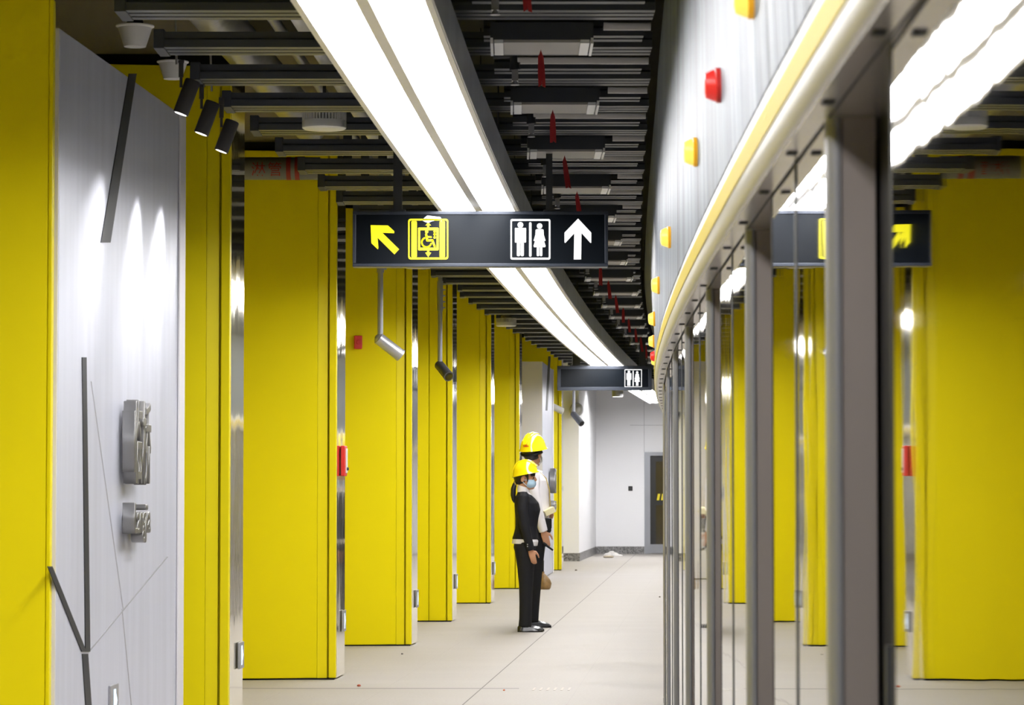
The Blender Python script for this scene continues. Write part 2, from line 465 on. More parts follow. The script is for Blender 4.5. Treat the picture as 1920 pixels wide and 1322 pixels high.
# exit signs low on the chrome sides
def exit_sign(X, D, z, label, slope=0.0759, w=.17, h=.16):
    t = thing('exit_sign', label, 'sign', (X, D, z), -math.atan(slope), 'low evacuation signs')
    bm = new(); box(bm, 0, .011, -w / 2, w / 2, -h / 2, h / 2); obj('casing', bm, STEEL, t, bevel=.003)
    bm = new()
    box(bm, .011, .013, -w * .12, w * .10, -h * .36, h * .36)
    prism(bm, [(.011, w * .12, -h * .22), (.011, w * .30, 0), (.011, w * .12, h * .22)], (.002, 0, 0))
    box(bm, .011, .013, w * .10, w * .14, -h * .1, h * .1)
    obj('lit_symbol', bm, EXITF, t)
NEXT = {1: 'low evacuation sign on the chrome of the column beside the near grey wall', 2: 'low evacuation sign under the red call box',
        3: 'low evacuation sign on the column with the red sounder', 4: 'low evacuation sign on the seamed column', 5: 'low evacuation sign on the column next before the woman'}
for i, lab in NEXT.items():
    X, D = FINS[i][:2]
    exit_sign(X + .004 + .031, D + .38, {1: .42, 2: .42, 3: .41, 4: .415, 5: .42}[i], lab)
# red call box, red sounder
X, D = FINS[2][:2]
t = thing('fire_call_box', 'tall red fire call box on the chrome side of a yellow column', 'alarm', (X + .03, D + .30, 1.63), -math.atan(.0759))
bm = new(); box(bm, -.002, .026, -.08, .08, -.115, .115); obj('box_body', bm, RED, t, bevel=.006)
bm = new(); box(bm, .026, .031, -.01, .07, -.09, .095); obj('front_plate', bm, WPL, t)
bm = new(); lathe(bm, [(.012, 0), (.012, .01), (.008, .014)], 12, Matrix.Translation((.031, .03, -.06)) @ Matrix.Rotation(math.pi / 2, 4, 'Y')); obj('button', bm, DARK, t)
q = atD(671, 642, 27.0 - .08)
t = thing('fire_sounder', 'small square red sounder box high on a yellow column face', 'alarm', (q.x, 26.93, q.z), .13)
bm = new(); box(bm, -.036, .036, -.045, .01, -.06, .06); obj('sounder_body', bm, RED, t, bevel=.006)
bm = new(); lathe(bm, [(.022, 0), (.022, .006), (.015, .01)], 16, Matrix.Translation((0, -.045, 0)) @ Matrix.Rotation(math.pi / 2, 4, 'X')); obj('sounder_grille', bm, RED, t)

# ------------------------------------------------------------------ grey station name walls
PA, PB = -2.02 - 0.0633 * 13.1, 0.0633          # near wall plane X = PA + PB*Y
def station_wall(D0, D1, a, b, wback, label, top=3.48):
    t = thing('station_name_wall', label, 'wall panel', (0, 0, 0), 0, 'grey station name walls')
    X = lambda D: a + b * D
    bm = new(); prism(bm, [(X(D0), D0, .01), (X(D1), D1, .01), (X(D1) - .2, D1, .01), (X(D0) - .2, D0, .01)], (0, 0, top - .01)); obj('grey_panel', bm, GREY, t, bevel=.004)
    bm = new(); box(bm, X(D0) - wback, X(D0) - .003, D0 - .02, D0 - .002, .01, top); obj('end_return', bm, GREYW, t)
    bm = new(); prism(bm, [(X(D1 - .14) + .001, D1 - .14, .01), (X(D1) + .001, D1, .01), (X(D1) + .018, D1, .01), (X(D1 - .14) + .012, D1 - .14, .01)], (0, 0, top - .01)); obj('edge_bead', bm, GREYW, t, bevel=.004)
    return t
def on_wall(bm, p0, p1, w0, w1, mp, proud=.004):
    P, Q = mp(*p0), mp(*p1)
    P2, Q2 = mp(p0[0] + w0, p0[1]), mp(p1[0] + w1, p1[1])
    prism(bm, [P, P2, Q2, Q], (proud, 0, 0))
near = station_wall(13.23, 16.38, PA, PB, .02, 'near grey station name wall lit by three spotlights')
mpn = lambda x, y: at_line(x, y, PA, PB)
for a, b_, wa, wb in (((241, 138), (188, 455), 14, 18), ((153, 670), (159, 1222), 8, 9), ((88, 1062), (152, 1222), 9, 9), ((153, 1226), (160, 1330), 11, 11)):
    bm = new(); on_wall(bm, a, b_, wa, wb, mpn); obj('slot_inlay', bm, SLOT, near)
bm = new(); on_wall(bm, (165, 1222), (312, 1044), 3, 3, mpn, .0015); on_wall(bm, (170, 715), (230, 1142), 1.2, 1.2, mpn, .0015); on_wall(bm, (228, 1142), (246, 1330), 1.2, 1.2, mpn, .0015)
obj('panel_joint', bm, HAIR_L, near)
def letters(parent, s, size, D, z, a, b, depth, width):
    bm = text_mesh(s, size, depth, .004)
    xs = [v.co.x for v in bm.verts]; k = width / (max(xs) - min(xs))
    ang = math.atan(b)
    M = Matrix.Translation((a + b * D + depth + .02, D, z)) @ Matrix.Rotation(math.pi / 2 - ang, 4, 'Z') @ Matrix.Rotation(math.pi / 2, 4, 'X') @ Matrix.Diagonal((k, 1, 1, 1))
    bmesh.ops.transform(bm, matrix=M, verts=bm.verts[:])
    return obj('lettering', bm, LETTER, parent)
q = mpn(238, 843)
letters(near, '临桥', .44, q.y, q.z, PA, PB, .028, .44)
q = mpn(238, 974)
letters(near, 'Langjia', .21, q.y, q.z, PA, PB, .028, .42)
exit_sign(PA + PB * 14.5, 14.5, .405, 'low evacuation sign on the near grey station name wall', PB, w=.2)
FA, FB = .47 - .0633 * 46.1, .0633
far = station_wall(46.1, 49.3, FA, FB, .42, 'far pale station name wall beyond the two workers', 3.35)
mpf = lambda x, y: at_line(x, y, FA, FB)
bm = new(); on_wall(bm, (1028, 668), (1023, 770), 4, 3, mpf, .006); obj('slot_inlay', bm, SLOT, far)
letters(far, '临桥', .42, 48.2, 1.48, FA, FB, .04, .5)
letters(far, 'Langjia', .19, 48.2, 1.12, FA, FB, .04, .5)

# ------------------------------------------------------------------ twin ceiling light
LD = [-7, -4, -1] + [2 + 1.5 * k for k in range(39)] + [61.0]
LB, LT = 3.10, 3.28
t = thing('twin_strip_light', 'long curving white twin strip ceiling light along the corridor', 'ceiling light')
Wd = .482
bm = new()
pr = [(0, LB), (.024, LB), (.024, LB + .035), (Wd - .024, LB + .035), (Wd - .024, LB), (Wd, LB), (Wd, LT), (0, LT)]
sweep(bm, XL, LD, pr); obj('housing', bm, HOUS, t)
bm = new(); sweep(bm, XL, LD, [(Wd + .001, LB + .004), (Wd + .006, LB + .004), (Wd + .006, LT), (Wd + .001, LT)]); obj('side_skirt', bm, HOUS_SIDE, t)
bm = new(); sweep(bm, XL, LD, [(.219, LB + .004), (.265, LB + .004), (.265, LB + .034), (.219, LB + .034)]); obj('centre_spine', bm, HOUS, t)
for a, b_ in ((.026, .216), (.268, Wd - .026)):
    bm = new(); sweep(bm, XL, LD, [(a, LB + .022), (b_, LB + .022), (b_, LB + .034), (a, LB + .034)]); obj('diffuser', bm, EMIT, t)
for D in [13.07 + 1.09 * k + .45 for k in range(-1, 42, 4)]:
    for ox in (.06, .42):
        bm = new(); tube(bm, [(XL(D) + ox, D, LT), (XL(D) + ox, D, 4.7)], .006, 6); obj('hanger_rod', bm, DARK, t)

# ------------------------------------------------------------------ slatted ceiling
ZS = 3.50
PITCHD = 1.09
mods = [13.07 + PITCHD * k for k in range(-2, 45)]
cnt = 0
def f2c(D): return float(np.polyval(_f2, D))
_f2 = [atZ(x, y, HC + 2.33) for x, y in ((567, 55), (616, 115), (637, 165), (672, 215))]
_f2 = np.polyfit([p.y for p in _f2], [p.x for p in _f2], 1)
for D in mods:
    cnt += 1
    xl = XS(D)
    for X, Dc, top, st in FINS:
        if Dc - .35 < D < Dc + .75: xl = max(xl, X + .06)
    if 45.6 < D < 49.9: xl = max(xl, .35 + .0633 * (D - 46) + .2)
    if 12.8 < D < 16.7: xl = max(xl, -1.72)
    if D > 56: xl = max(xl, 1.27 + .0802 * (D - 56.8) + .03)
    xr = XTOP(D) - .045
    t = thing('slat_panel', 'dark grey ribbed ceiling slat panel, %s from the near end' % ordn(cnt), 'ceiling panel', (xl, D, ZS), 0, 'slat panels of the open ceiling')
    L_ = xr - xl
    for k in range(3):
        y = -.1 * k
        bm = new()
        prism(bm, [(.05, y - .035, 0), (.05, y + .035, 0), (.05, y + .035, .035), (.05, y + .022, .045), (.05, y + .022, .075), (.05, y - .022, .075), (.05, y - .022, .045), (.05, y - .035, .035)], (L_ - .05, 0, 0))
        obj('slat', bm, SLAT, t)
    bm = new(); box(bm, 0, .05, -.24, .04, -.006, .085); obj('end_cap', bm, SLAT2, t, bevel=.003)
    for hx in [x for x in (.32, .55, 1.9, 2.7) if x < L_ - .1]:
        if xl + hx > XL(D) - .06 and xl + hx < XL(D) + .55: continue
        if D < 24 and abs(xl + hx - f2c(D)) < .09 or D < 24 and abs(xl + hx - f2c(D) + .22) < .07: continue
        bm = new(); box(bm, hx - .028, hx + .028, -.12, -.08, .075, 4.7 - ZS); obj('hanger', bm, SLAT2, t)

for i, D in enumerate(mods):
    xo = XL(D) + Wd + .04
    Lf = XTOP(D) - .06 - xo
    if Lf < .1: continue
    t = thing('filler_slats', 'short dark slat pair beside the strip light, %s from the near end' % ordn(i + 1), 'ceiling panel', (xo, D + .66, ZS), 0, 'short slat pairs right of the strip light')
    for y in (-.06, .06):
        bm = new(); prism(bm, [(0, y - .035, .01), (0, y + .035, .01), (0, y + .035, .045), (0, y + .022, .055), (0, y + .022, .085), (0, y - .022, .085), (0, y - .022, .055), (0, y - .035, .045)], (Lf, 0, 0)); obj('slat', bm, SLAT, t)
    bm = new(); box(bm, .1, .14, -.1, .1, .085, 4.7 - ZS); obj('hanger', bm, SLAT2, t)

# air outlets with red ribbons, and sprinkler branch pipes in the gaps
k = 0
for j, D in enumerate(mods[:-3]):
    gap = D + PITCHD / 2 - .19
    if (j % 2) == 0:                      # an outlet gap
        k += 1
        xc = XL(gap) + Wd + .29
        x0, x1 = xc - .23, min(xc + .23, XTOP(gap) - .06)
        t = thing('air_outlet', 'flat square air outlet with bright ends between ceiling slats, %s from the near end' % ordn(k), 'vent', (xc, gap, 3.42), 0, 'square air outlets in the ceiling gaps')
        bm = new(); box(bm, x0 - xc, x1 - xc, -.19, .19, .012, .09); obj('box_body', bm, SLAT2, t)
        bm = new(); box(bm, x0 - xc + .06, x1 - xc - .06, -.185, .185, 0, .012); obj('face_plate', bm, DIFF, t)
        for s, a in ((-1, x0 - xc), (1, x1 - xc)):
            bm = new(); box(bm, min(a, a - s * .012), max(a, a - s * .012), -.195, .195, -.006, .02); box(bm, min(a - s * .018, a - s * .058), max(a - s * .018, a - s * .058), -.19, .19, -.004, .012); obj('end_strip', bm, DIFE, t)
        for hx in (x0 - xc + .03, x1 - xc - .03):
            bm = new(); tube(bm, [(hx, 0, .1), (hx, 0, 1.28)], .008, 6); obj('hanger', bm, SLAT2, t)
        # ribbon
        fx = xc + random.uniform(-.01, .01)
        bm = new()
        Lr = random.uniform(.17, .215); sway = random.uniform(-.012, .02)
        for s in (-1, 1):
            a = [(0, 0, 0), (s * .010, 0, -.035), (s * .013 + sway * .5, s * .003, -Lr * .6), (s * .013 + sway, s * .008, -Lr)]
            b2 = [(s * .001, 0, 0), (-s * .004, 0, -.03), (-s * .001 + sway * .5, s * .003, -Lr * .6), (s * .001 + sway, s * .008, -Lr * random.uniform(.93, 1))]
            prism(bm, a + b2[::-1], (0, .0012, 0))
        bmesh.ops.scale(bm, vec=(1.25, 1, 1), verts=bm.verts[:])
        r = tag(obj('airflow_ribbon', bm, RIB), 'red ribbon hanging under the %s air outlet from the near end' % ordn(k), 'ribbon', 'red ribbons under the air outlets')
        r.location = (fx, gap + .02, 3.418)
        px0 = x1 + .05
    else:
        px0 = XL(gap) + Wd + .14
    px1 = XTOP(gap) - .05
    if px1 - px0 > .12:
        t = thing('sprinkler_branch', 'shiny grey sprinkler pipe across the ceiling in the %s slat gap' % ordn(j + 1), 'pipe', (px0, gap, 3.535), 0, 'sprinkler branch pipes between the slats')
        bm = new(); tube(bm, [(0, 0, 0), (px1 - px0, 0, 0)], .033, 12); obj('branch_pipe', bm, SHINY, t, smooth=True)
        if j % 2 == 1:
            bm = new(); tube(bm, [(-.12, 0, .02), (-.02, 0, .02), (-.012, 0, -.06)], .028, 10); obj('elbow', bm, SLAT2, t, smooth=True)
            bm = new(); box(bm, -.028, .004, -.018, .018, -.115, -.055); tube(bm, [(-.012, 0, -.115), (-.012, 0, -.135)], [.008, .022], 10); obj('sprinkler_head', bm, STEEL, t)

# pipes above the slats
def long_pipe(name, label, pts, r, m):
    bm = new(); tube(bm, pts, r, 16); return tag(obj(name, bm, m, smooth=True), label, 'pipe')
def run(pxs, kz):
    P = [atZ(x, y, HC + kz) for x, y in pxs]
    c = np.polyfit([p.y for p in P], [p.x for p in P], 1)
    return lambda D: float(np.polyval(c, D))
f = run([(392, 36), (510, 163), (545, 212)], 2.36)
long_pipe('insulated_duct_pipe', 'thick silver insulated pipe running above the slats over the left side', [(f(D), D, 3.86) for D in range(8, 22, 3)], .115, INSUL)
f2 = run([(567, 55), (616, 115), (637, 165), (672, 215)], 2.33)
long_pipe('white_conduit_pipe', 'slim pale pipe above the slats just beside the strip light', [(f2(D), D, 3.80) for D in range(8, 24, 3)], .045, WPL)
long_pipe('grey_conduit_pipe', 'slim grey pipe above the slats between the insulated pipe and the strip light', [(f2(D) - .22, D, 3.92) for D in range(8, 24, 3)], .03, PIPE)
for i, D in enumerate([13.45, 15.6, 17.8, 20.0, 22.2]):
    x0 = XL(D) - .3
    bm = new(); tube(bm, [(x0, D, 4.3), (x0, D, 3.66), (x0 + .012, D, 3.63), (x0 + .04, D, 3.615), (XL(D) + .1, D, 3.615)], .024, 10)
    tag(obj('cable_conduit', bm, PIPE, smooth=True), 'bent grey cable conduit dropping to the strip light, %s from the near end' % ordn(i + 1), 'conduit', 'bent conduits beside the strip light')
bm = new(); tube(bm, [atD(440, 316, 21.2), atD(600, 316, 21.2)], 21.5 / 5600 * 21.2, 24)
pipe = thing('sprinkler_main_pipe', 'dark grey pipe with red Chinese lettering and bands before the yellow column', 'pipe', atD(520, 316, 21.2))
bm = local(bm, pipe); obj('pipe_wall', bm, SPK, pipe, smooth=True)
RP = 21.5 / 5600 * 21.2
for px in (542, 558):
    c = atD(px, 316, 21.2) - Vector(pipe.location)
    bm = new(); tube(bm, [c - Vector((.016, 0, 0)), c + Vector((.016, 0, 0))], RP + .002, 24); obj('red_band', bm, DRED, pipe, smooth=True)
for ch, px in (('淋', 486), ('管', 517)):
    bm = text_mesh(ch, .105, .001)
    c = atD(px, 321, 21.2) - Vector(pipe.location)
    bmesh.ops.transform(bm, matrix=Matrix.Translation((c.x, 0, c.z)) @ Matrix.Rotation(math.pi / 2, 4, 'X'), verts=bm.verts[:])
    for v in bm.verts:
        v.co.y = -math.sqrt(max(1e-6, RP ** 2 - v.co.z ** 2)) - .002 + (v.co.y * .5)
    obj('lettering', bm, DRED, pipe)

# ------------------------------------------------------------------ hanging signs
def disc(px, py, r, n=20): return [(px + r * math.cos(2 * math.pi * k / n), py + r * math.sin(2 * math.pi * k / n)) for k in range(n)]
def rrect(x0, y0, x1, y1, r, n=5):
    P = []
    for cx, cy, a0 in ((x1 - r, y1 - r, 0), (x0 + r, y1 - r, 90), (x0 + r, y0 + r, 180), (x1 - r, y0 + r, 270)):
        for k in range(n + 1):
            a = math.radians(a0 + 90 * k / n); P.append((cx + r * math.cos(a), cy + r * math.sin(a)))
    return P
class Picto:
    def __init__(s, mp, D): s.bm = new(); s.mp = mp; s.D = D
    def poly(s, pts): prism(s.bm, [s.mp(x, y) for x, y in pts], (0, -.004, 0))
    def frame(s, a, b):
        A = [s.bm.verts.new(s.mp(x, y) + Vector((0, -.004, 0))) for x, y in a]
        B = [s.bm.verts.new(s.mp(x, y) + Vector((0, -.004, 0))) for x, y in b]
        n = len(A)
        for i in range(n): s.bm.faces.new((A[i], A[(i + 1) % n], B[(i + 1) % n], B[i]))
    def stroke(s, pts, w):
        for (x0, y0), (x1, y1) in zip(pts, pts[1:]):
            L = math.hypot(x1 - x0, y1 - y0) or 1
            nx, ny = -(y1 - y0) / L * w / 2, (x1 - x0) / L * w / 2
            s.poly([(x0 + nx, y0 + ny), (x1 + nx, y1 + ny), (x1 - nx, y1 - ny), (x0 - nx, y0 - ny)])
        for p in pts: s.poly(disc(*p, w / 2, 12))
def sign_box(label, x0, y0, x1, y1, D, poles):
    a, b_ = atD(x0, y1, D), atD(x1, y0, D)
    t = thing('hanging_sign', label, 'sign', ((a.x + b_.x) / 2, D, a.z), 0, 'black hanging direction signs')
    w, h = (b_.x - a.x) / 2, b_.z - a.z
    e = 8 / F * D * .8
    bm = new(); box(bm, -w, w, .012, .13, 0, h); box(bm, -w, w, 0, .012, 0, e); box(bm, -w, w, 0, .012, h - e, h); box(bm, -w, -w + e, 0, .012, e, h - e); box(bm, w - e, w, 0, .012, e, h - e)
    obj('casing', bm, SIGN, t, bevel=.003)
    bm = new(); box(bm, -w + e, w - e, .006, .014, e, h - e); obj('front_panel', bm, SIGNF, t)
    for px, wd, ptop in poles:
        c = atD(px, y0, D).x - (a.x + b_.x) / 2
        bm = new(); box(bm, c - wd, c + wd, .04, .09, h, ptop - a.z); box(bm, c - wd * 1.8, c + wd * 1.8, .02, .11, h, h + .012); obj('hanging_pole', bm, DARK, t)
    return t
def add_picto(pc, name, m, root):
    obj(name, local(pc.bm, root), m, root)
SD = 17.6
s1 = sign_box('large black hanging sign with yellow lift symbol and white toilet symbol', 661, 396, 1140, 500, SD, [(745, .026, 3.56), (1030, .019, 3.412)])
A = lambda x, y: atD(660 + x / 8, 390 + y / 8, SD + .006)
B = lambda x, y: atD(900 + x / 7.68, 390 + y / 7.68, SD + .006)
pc = Picto(A, SD); pc.poly([(280, 258), (540, 262), (636, 350), (632, 380), (455, 372), (708, 620), (636, 697), (385, 448), (397, 600), (388, 622), (290, 528)]); add_picto(pc, 'arrow_diagonal', EYEL, s1)
pc = Picto(A, SD)
pc.frame(rrect(842, 162, 1446, 774, 40), rrect(866, 190, 1422, 742, 22))
pc.poly(rrect(890, 196, 974, 740, 16)); pc.poly(rrect(1312, 196, 1396, 740, 16))
pc.frame(rrect(990, 294, 1300, 638, 14), rrect(1024, 336, 1266, 594, 4))
pc.poly([(1100, 262), (1143, 215), (1188, 262), (1160, 262), (1160, 292), (1126, 292), (1126, 262)])
pc.poly([(1098, 672), (1143, 738), (1190, 672), (1160, 664), (1160, 634), (1126, 634), (1126, 664)])
pc.poly(disc(1120, 356, 26)); pc.stroke([(1112, 396), (1128, 488), (1206, 486), (1240, 576)], 34); pc.stroke([(1116, 432), (1185, 437)], 26)
pc.stroke([(1118 + 72 * math.cos(math.radians(a)), 516 + 72 * math.sin(math.radians(a))) for a in range(15, 246, 23)], 26)
for yy in (354, 396, 442): pc.poly(disc(1240, yy, 20))
pc.poly([(1232, 354), (1248, 354), (1248, 442), (1232, 442)])
add_picto(pc, 'lift_symbol', EYEL, s1)
def toilets(mp, D, root):
    pc = Picto(mp, D)
    pc.frame(rrect(438, 160, 1014, 745, 26), rrect(460, 188, 990, 716, 12))
    pc.poly(rrect(706, 205, 742, 702, 17))
    pc.poly(disc(582, 244, 42))
    pc.poly(rrect(530, 286, 634, 500, 12)); pc.poly(rrect(502, 286, 530, 500, 13)); pc.poly(rrect(634, 286, 664, 500, 13)); pc.poly([(505, 320), (520, 290), (645, 290), (660, 320)])
    pc.poly(rrect(530, 480, 578, 694, 18)); pc.poly(rrect(584, 480, 632, 694, 18))
    pc.poly(disc(858, 260, 40))
    pc.poly([(815, 305), (903, 305), (912, 340), (898, 400), (945, 545), (938, 565), (778, 565), (770, 545), (818, 400), (804, 340)])
    pc.poly([(800, 315), (830, 305), (828, 400), (795, 482), (770, 470), (796, 390)]); pc.poly([(916, 315), (886, 305), (888, 400), (921, 482), (945, 470), (920, 390)])
    pc.poly(rrect(817, 560, 854, 694, 15)); pc.poly(rrect(861, 560, 898, 694, 15))
    add_picto(pc, 'toilet_symbol', EWHT, root)
toilets(B, SD, s1)
pc = Picto(B, SD); pc.poly([(1412, 152), (1602, 355), (1602, 500), (1590, 504), (1462, 362), (1456, 742), (1350, 742), (1356, 368), (1228, 505), (1216, 495), (1216, 355)]); add_picto(pc, 'arrow_up', EWHT, s1)
# torn film on the sign
pc = Picto(A, SD); pc.poly([(1040, 185), (1140, 228), (1200, 200), (1320, 170), (1350, 220), (1330, 140), (1130, 112)]); add_picto(pc, 'torn_film', mat('film_scrap', (.6, .65, .75), .2, .4), s1)
S2 = 40.5
s2 = sign_box('farther black hanging sign with white toilet symbol near the end', 1045, 686, 1222, 732, S2, [(1081, .05, 3.56), (1205, .04, 3.41)])
C = lambda x, y: atD(1171 + (x - 438) / 576 * 32.5, 692.5 + (y - 160) / 585 * 34, S2 + .006)
toilets(C, S2, s2)

# ------------------------------------------------------------------ cctv, round lamps, downlights, spots
def cctv(label, px, ypole, pyc, D, yaw, tilt, L, m, pr=.024):
    top = 4.7
    c = atD(px, pyc, D)
    t = thing('security_camera', label, 'security camera', (c.x, D, c.z), 0, 'security cameras on poles')
    bm = new(); tube(bm, [(0, 0, .02), (0, 0, top - c.z)], pr, 12); obj('pole', bm, CAMG, t, smooth=True)
    bm = new(); tube(bm, [(0, 0, 3.5 - c.z - .3), (0, 0, 3.5 - c.z)], pr * 1.3, 12)
    for k in range(4): tube(bm, [(pr, 0, 3.5 - c.z - .27 + .06 * k), (pr + .028, 0, 3.5 - c.z - .27 + .06 * k)], .008, 6)
    obj('pole_clamp', bm, CAMG, t, smooth=True)
    bm = new(); ellip(bm, (0, 0, 0), (.05, .05, .05)); obj('swivel', bm, m, t, smooth=True)
    M = Matrix.Rotation(yaw, 4, 'Z') @ Matrix.Rotation(tilt, 4, 'Y') @ Matrix.Translation((L * .38, 0, 0)) @ Matrix.Rotation(math.pi / 2, 4, 'Y')
    bm = new(); lathe(bm, [(.036, -L * .5), (.05, -L * .46), (.052, L * .42), (.054, L * .42), (.054, L * .5), (.044, L * .5)], 20, M); obj('camera_body', bm, m, t, smooth=True)
    bm = new(); lathe(bm, [(.043, L * .501), (.043, L * .505), (.02, L * .507)], 20, M); obj('lens', bm, LENS, t)
cctv('silver security camera on a pole before the yellow column with the red sounder', 713, 500, 637, 24.6, math.radians(20), math.radians(36), .25, mat('cam_silver', (.5, .5, .53), .3, .5))
cctv('dark security camera on a pole beside the seamed yellow column', 825, 530, 686, 30.0, math.radians(-62), math.radians(30), .26, CAMD)
cctv('dark security camera hanging below the farther sign', 1076, 735, 777, 48.5, math.radians(-55), math.radians(36), .30, CAMD)
q = atD(1044, 766, 50.2)
t = thing('wall_camera', 'white bullet camera sticking out beside the farthest yellow column', 'security camera', q)
M = Matrix.Rotation(math.radians(15), 4, 'Z') @ Matrix.Rotation(math.radians(25), 4, 'Y') @ Matrix.Rotation(math.pi / 2, 4, 'Y')
bm = new(); lathe(bm, [(.04, -.1), (.055, -.09), (.055, .11), (.045, .12)], 16, M); obj('camera_body', bm, WPL, t, smooth=True)
bm = new(); lathe(bm, [(.044, .121), (.03, .124)], 16, M); obj('lens', bm, LENS, t)
bm = new(); tube(bm, [(-.05, 0, .02), (-.12, .05, .06), (-.18, .3, .06)], .018, 8); obj('bracket', bm, WPL, t)
q = atD(1081, 768, 56.6)
t = thing('wall_speaker', 'round white loudspeaker on the service wall behind the hanging camera', 'speaker', q)
M = Matrix.Rotation(math.pi / 2, 4, 'X')
bm = new(); lathe(bm, [(.13, -.18), (.13, 0), (.11, .05), (.08, .05)], 24, M); obj('speaker_housing', bm, CAMG, t, smooth=True)
bm = new(); lathe(bm, [(.08, .045), (.06, .055), (.02, .06)], 20, M); obj('speaker_grille', bm, STEEL, t)

def round_lamp(label, px, py, D):
    c = atD(px, py, D)
    t = thing('round_high_bay_lamp', label, 'ceiling light', c, 0, 'round finned ceiling lamps')
    R = .125
    bm = new(); lathe(bm, [(R * .9, 0), (R, .008), (R, .045), (R * .97, .05)], 40); obj('rim', bm, WPL, t, smooth=True)
    bm = new()
    for k in range(44):
        a = 2 * math.pi * k / 44
        box(bm, R * .6, R, -.0028, .0028, .05, .098, Matrix.Rotation(a, 4, 'Z'))
    lathe(bm, [(R * .62, .05), (R * .62, .1)], 24)
    obj('heat_sink', bm, WPL, t)
    bm = new(); lathe(bm, [(R * .5, .1), (R * .55, .105), (R * .5, .13), (.03, .14)], 24); obj('driver_box', bm, STEEL, t, smooth=True)
    bm = new(); lathe(bm, [(R * .88, .002), (R * .5, -.002)], 32); obj('diffuser', bm, WPL, t)
    bm = new(); tube(bm, [(0, 0, .13), (0, 0, 3.75 - c.z)], .01, 8); obj('suspension', bm, DARK, t)
round_lamp('white round finned lamp under the slats near the twin light', 608, 243, 16.78)
round_lamp('round finned lamp mostly hidden behind the large hanging sign', 784, 503, 26.62)
round_lamp('distant round finned lamp above the column beside the woman', 949, 612, 36.42)
q = atD(1158, 744, 54.0)
t = thing('cylinder_downlight', 'grey cylinder downlight below the ceiling near the end wall', 'ceiling light', q)
bm = new(); lathe(bm, [(.1, 0), (.1, .16), (.08, .17)], 24); tube(bm, [(0, 0, .17), (0, 0, 4.7 - q.z)], .012, 8); obj('cylinder_body', bm, CAMG, t, smooth=True)
bm = new(); lathe(bm, [(.09, -.002), (.05, -.004)], 24); obj('lit_lens', bm, LENSL, t)
bm = new(); lathe(bm, [(.14, 0), (.14, .10), (.12, .12)], 24); tube(bm, [(0, 0, .12), (0, 0, 1.2)], .012, 8)
t = thing('added_lobby_lamp', 'added unseen lamp behind the farther hanging sign, brightening the end wall', 'ceiling light', (2.2, 59.28, 3.5))  # lamp added out of sight to brighten the white end wall
obj('added_lamp_body', bm, CAMG, t, smooth=True)
bm = new(); lathe(bm, [(.12, -.002), (.06, -.004)], 24); obj('lit_lens', bm, LENSL, t)
L = bpy.data.lights.new('added_lamp_beam', 'SPOT'); L.energy = 210; L.spot_size = math.radians(165); L.spot_blend = .6; L.shadow_soft_size = .12
lo = bpy.data.objects.new('added_lamp_beam', L); COL.objects.link(lo); lo.parent = t; lo.location = (0, 0, -.03)
def cup(label, px, py, D, s):
    c = atD(px, py, D)
    t = thing('downlight_cup', label, 'ceiling light', c, 0, 'dangling downlight cups')
    bm = new(); lathe(bm, [(.052 * s, -.055 * s), (.06 * s, -.058 * s), (.093 * s, .045 * s), (.105 * s, .052 * s), (.105 * s, .058 * s), (.06 * s, .058 * s)], 28); obj('reflector_cup', bm, WPL, t, smooth=True)
    bm = new(); lathe(bm, [(.05 * s, .058 * s), (.04 * s, .10 * s), (.02 * s, .12 * s)], 16); obj('lamp_holder', bm, BLACK, t)
    bm = new(); tube(bm, [(.0, 0, .1), (-.03, 0, .14), (-.02, .02, .2), (.05, .02, .14), (.13, .03, .10), (.19, .04, .17), (.2, .05, 3.52 - c.z)], .006, 8); obj('cable', bm, STEEL, t)
cup('white downlight cup dangling above the grey wall, higher of two', 253, 68, 14.6, .9)
cup('white downlight cup dangling next to the first black spotlight', 324, 132, 15.6, .8)
SPOTS = [(350, 183, 14.5, 163, 'first black spotlight over the grey wall, nearest the downlight cup'), (388, 222, 15.2, 250, 'middle black spotlight of the three over the grey wall'),
         (425, 256, 15.9, 294, 'black spotlight closest to the chrome column side, third of three')]
for px, py, D, tx, lab in SPOTS:
    c = atD(px, py, D)
    t = thing('spotlight', lab, 'spotlight', c, 0, 'black spotlights over the grey wall')
    tgt = at_line(tx, 520, PA, PB)
    dv = (tgt - c).normalized()
    lean = Vector((-.36, -.05, -1)).normalized()
    Mq = lean.to_track_quat('-Z', 'Y').to_matrix().to_4x4()
    bm = new(); lathe(bm, [(.036, -.085), (.038, -.085), (.038, .085), (.034, .09)], 24, Mq); obj('lamp_body', bm, SPOTM, t, smooth=True)
    bm = new(); lathe(bm, [(.030, -.086), (.01, -.0862)], 20, Mq); obj('lens', bm, LENSL, t)
    bm = new(); tube(bm, [(-.028, 0, .05), (-.028, 0, .17)], .007, 8); tube(bm, [(-.028, 0, .10), (-.028, 0, .17)], .012, 8); tube(bm, [(-.028, 0, .17), (-.028, 0, 3.52 - c.z)], .015, 8); obj('stem', bm, SPOTM, t)
    L = bpy.data.lights.new('spot_beam', 'SPOT')
    L.energy = SPOT_POWER; L.spot_size = math.radians(40); L.spot_blend = 1.0; L.shadow_soft_size = .012; L.color = (1, .98, .96)
    lo = bpy.data.objects.new('spot_beam', L); COL.objects.link(lo); lo.parent = t
    lo.location = lean * .092
    lo.rotation_euler = (tgt - (c + lean * .092)).to_track_quat('-Z', 'Y').to_euler()

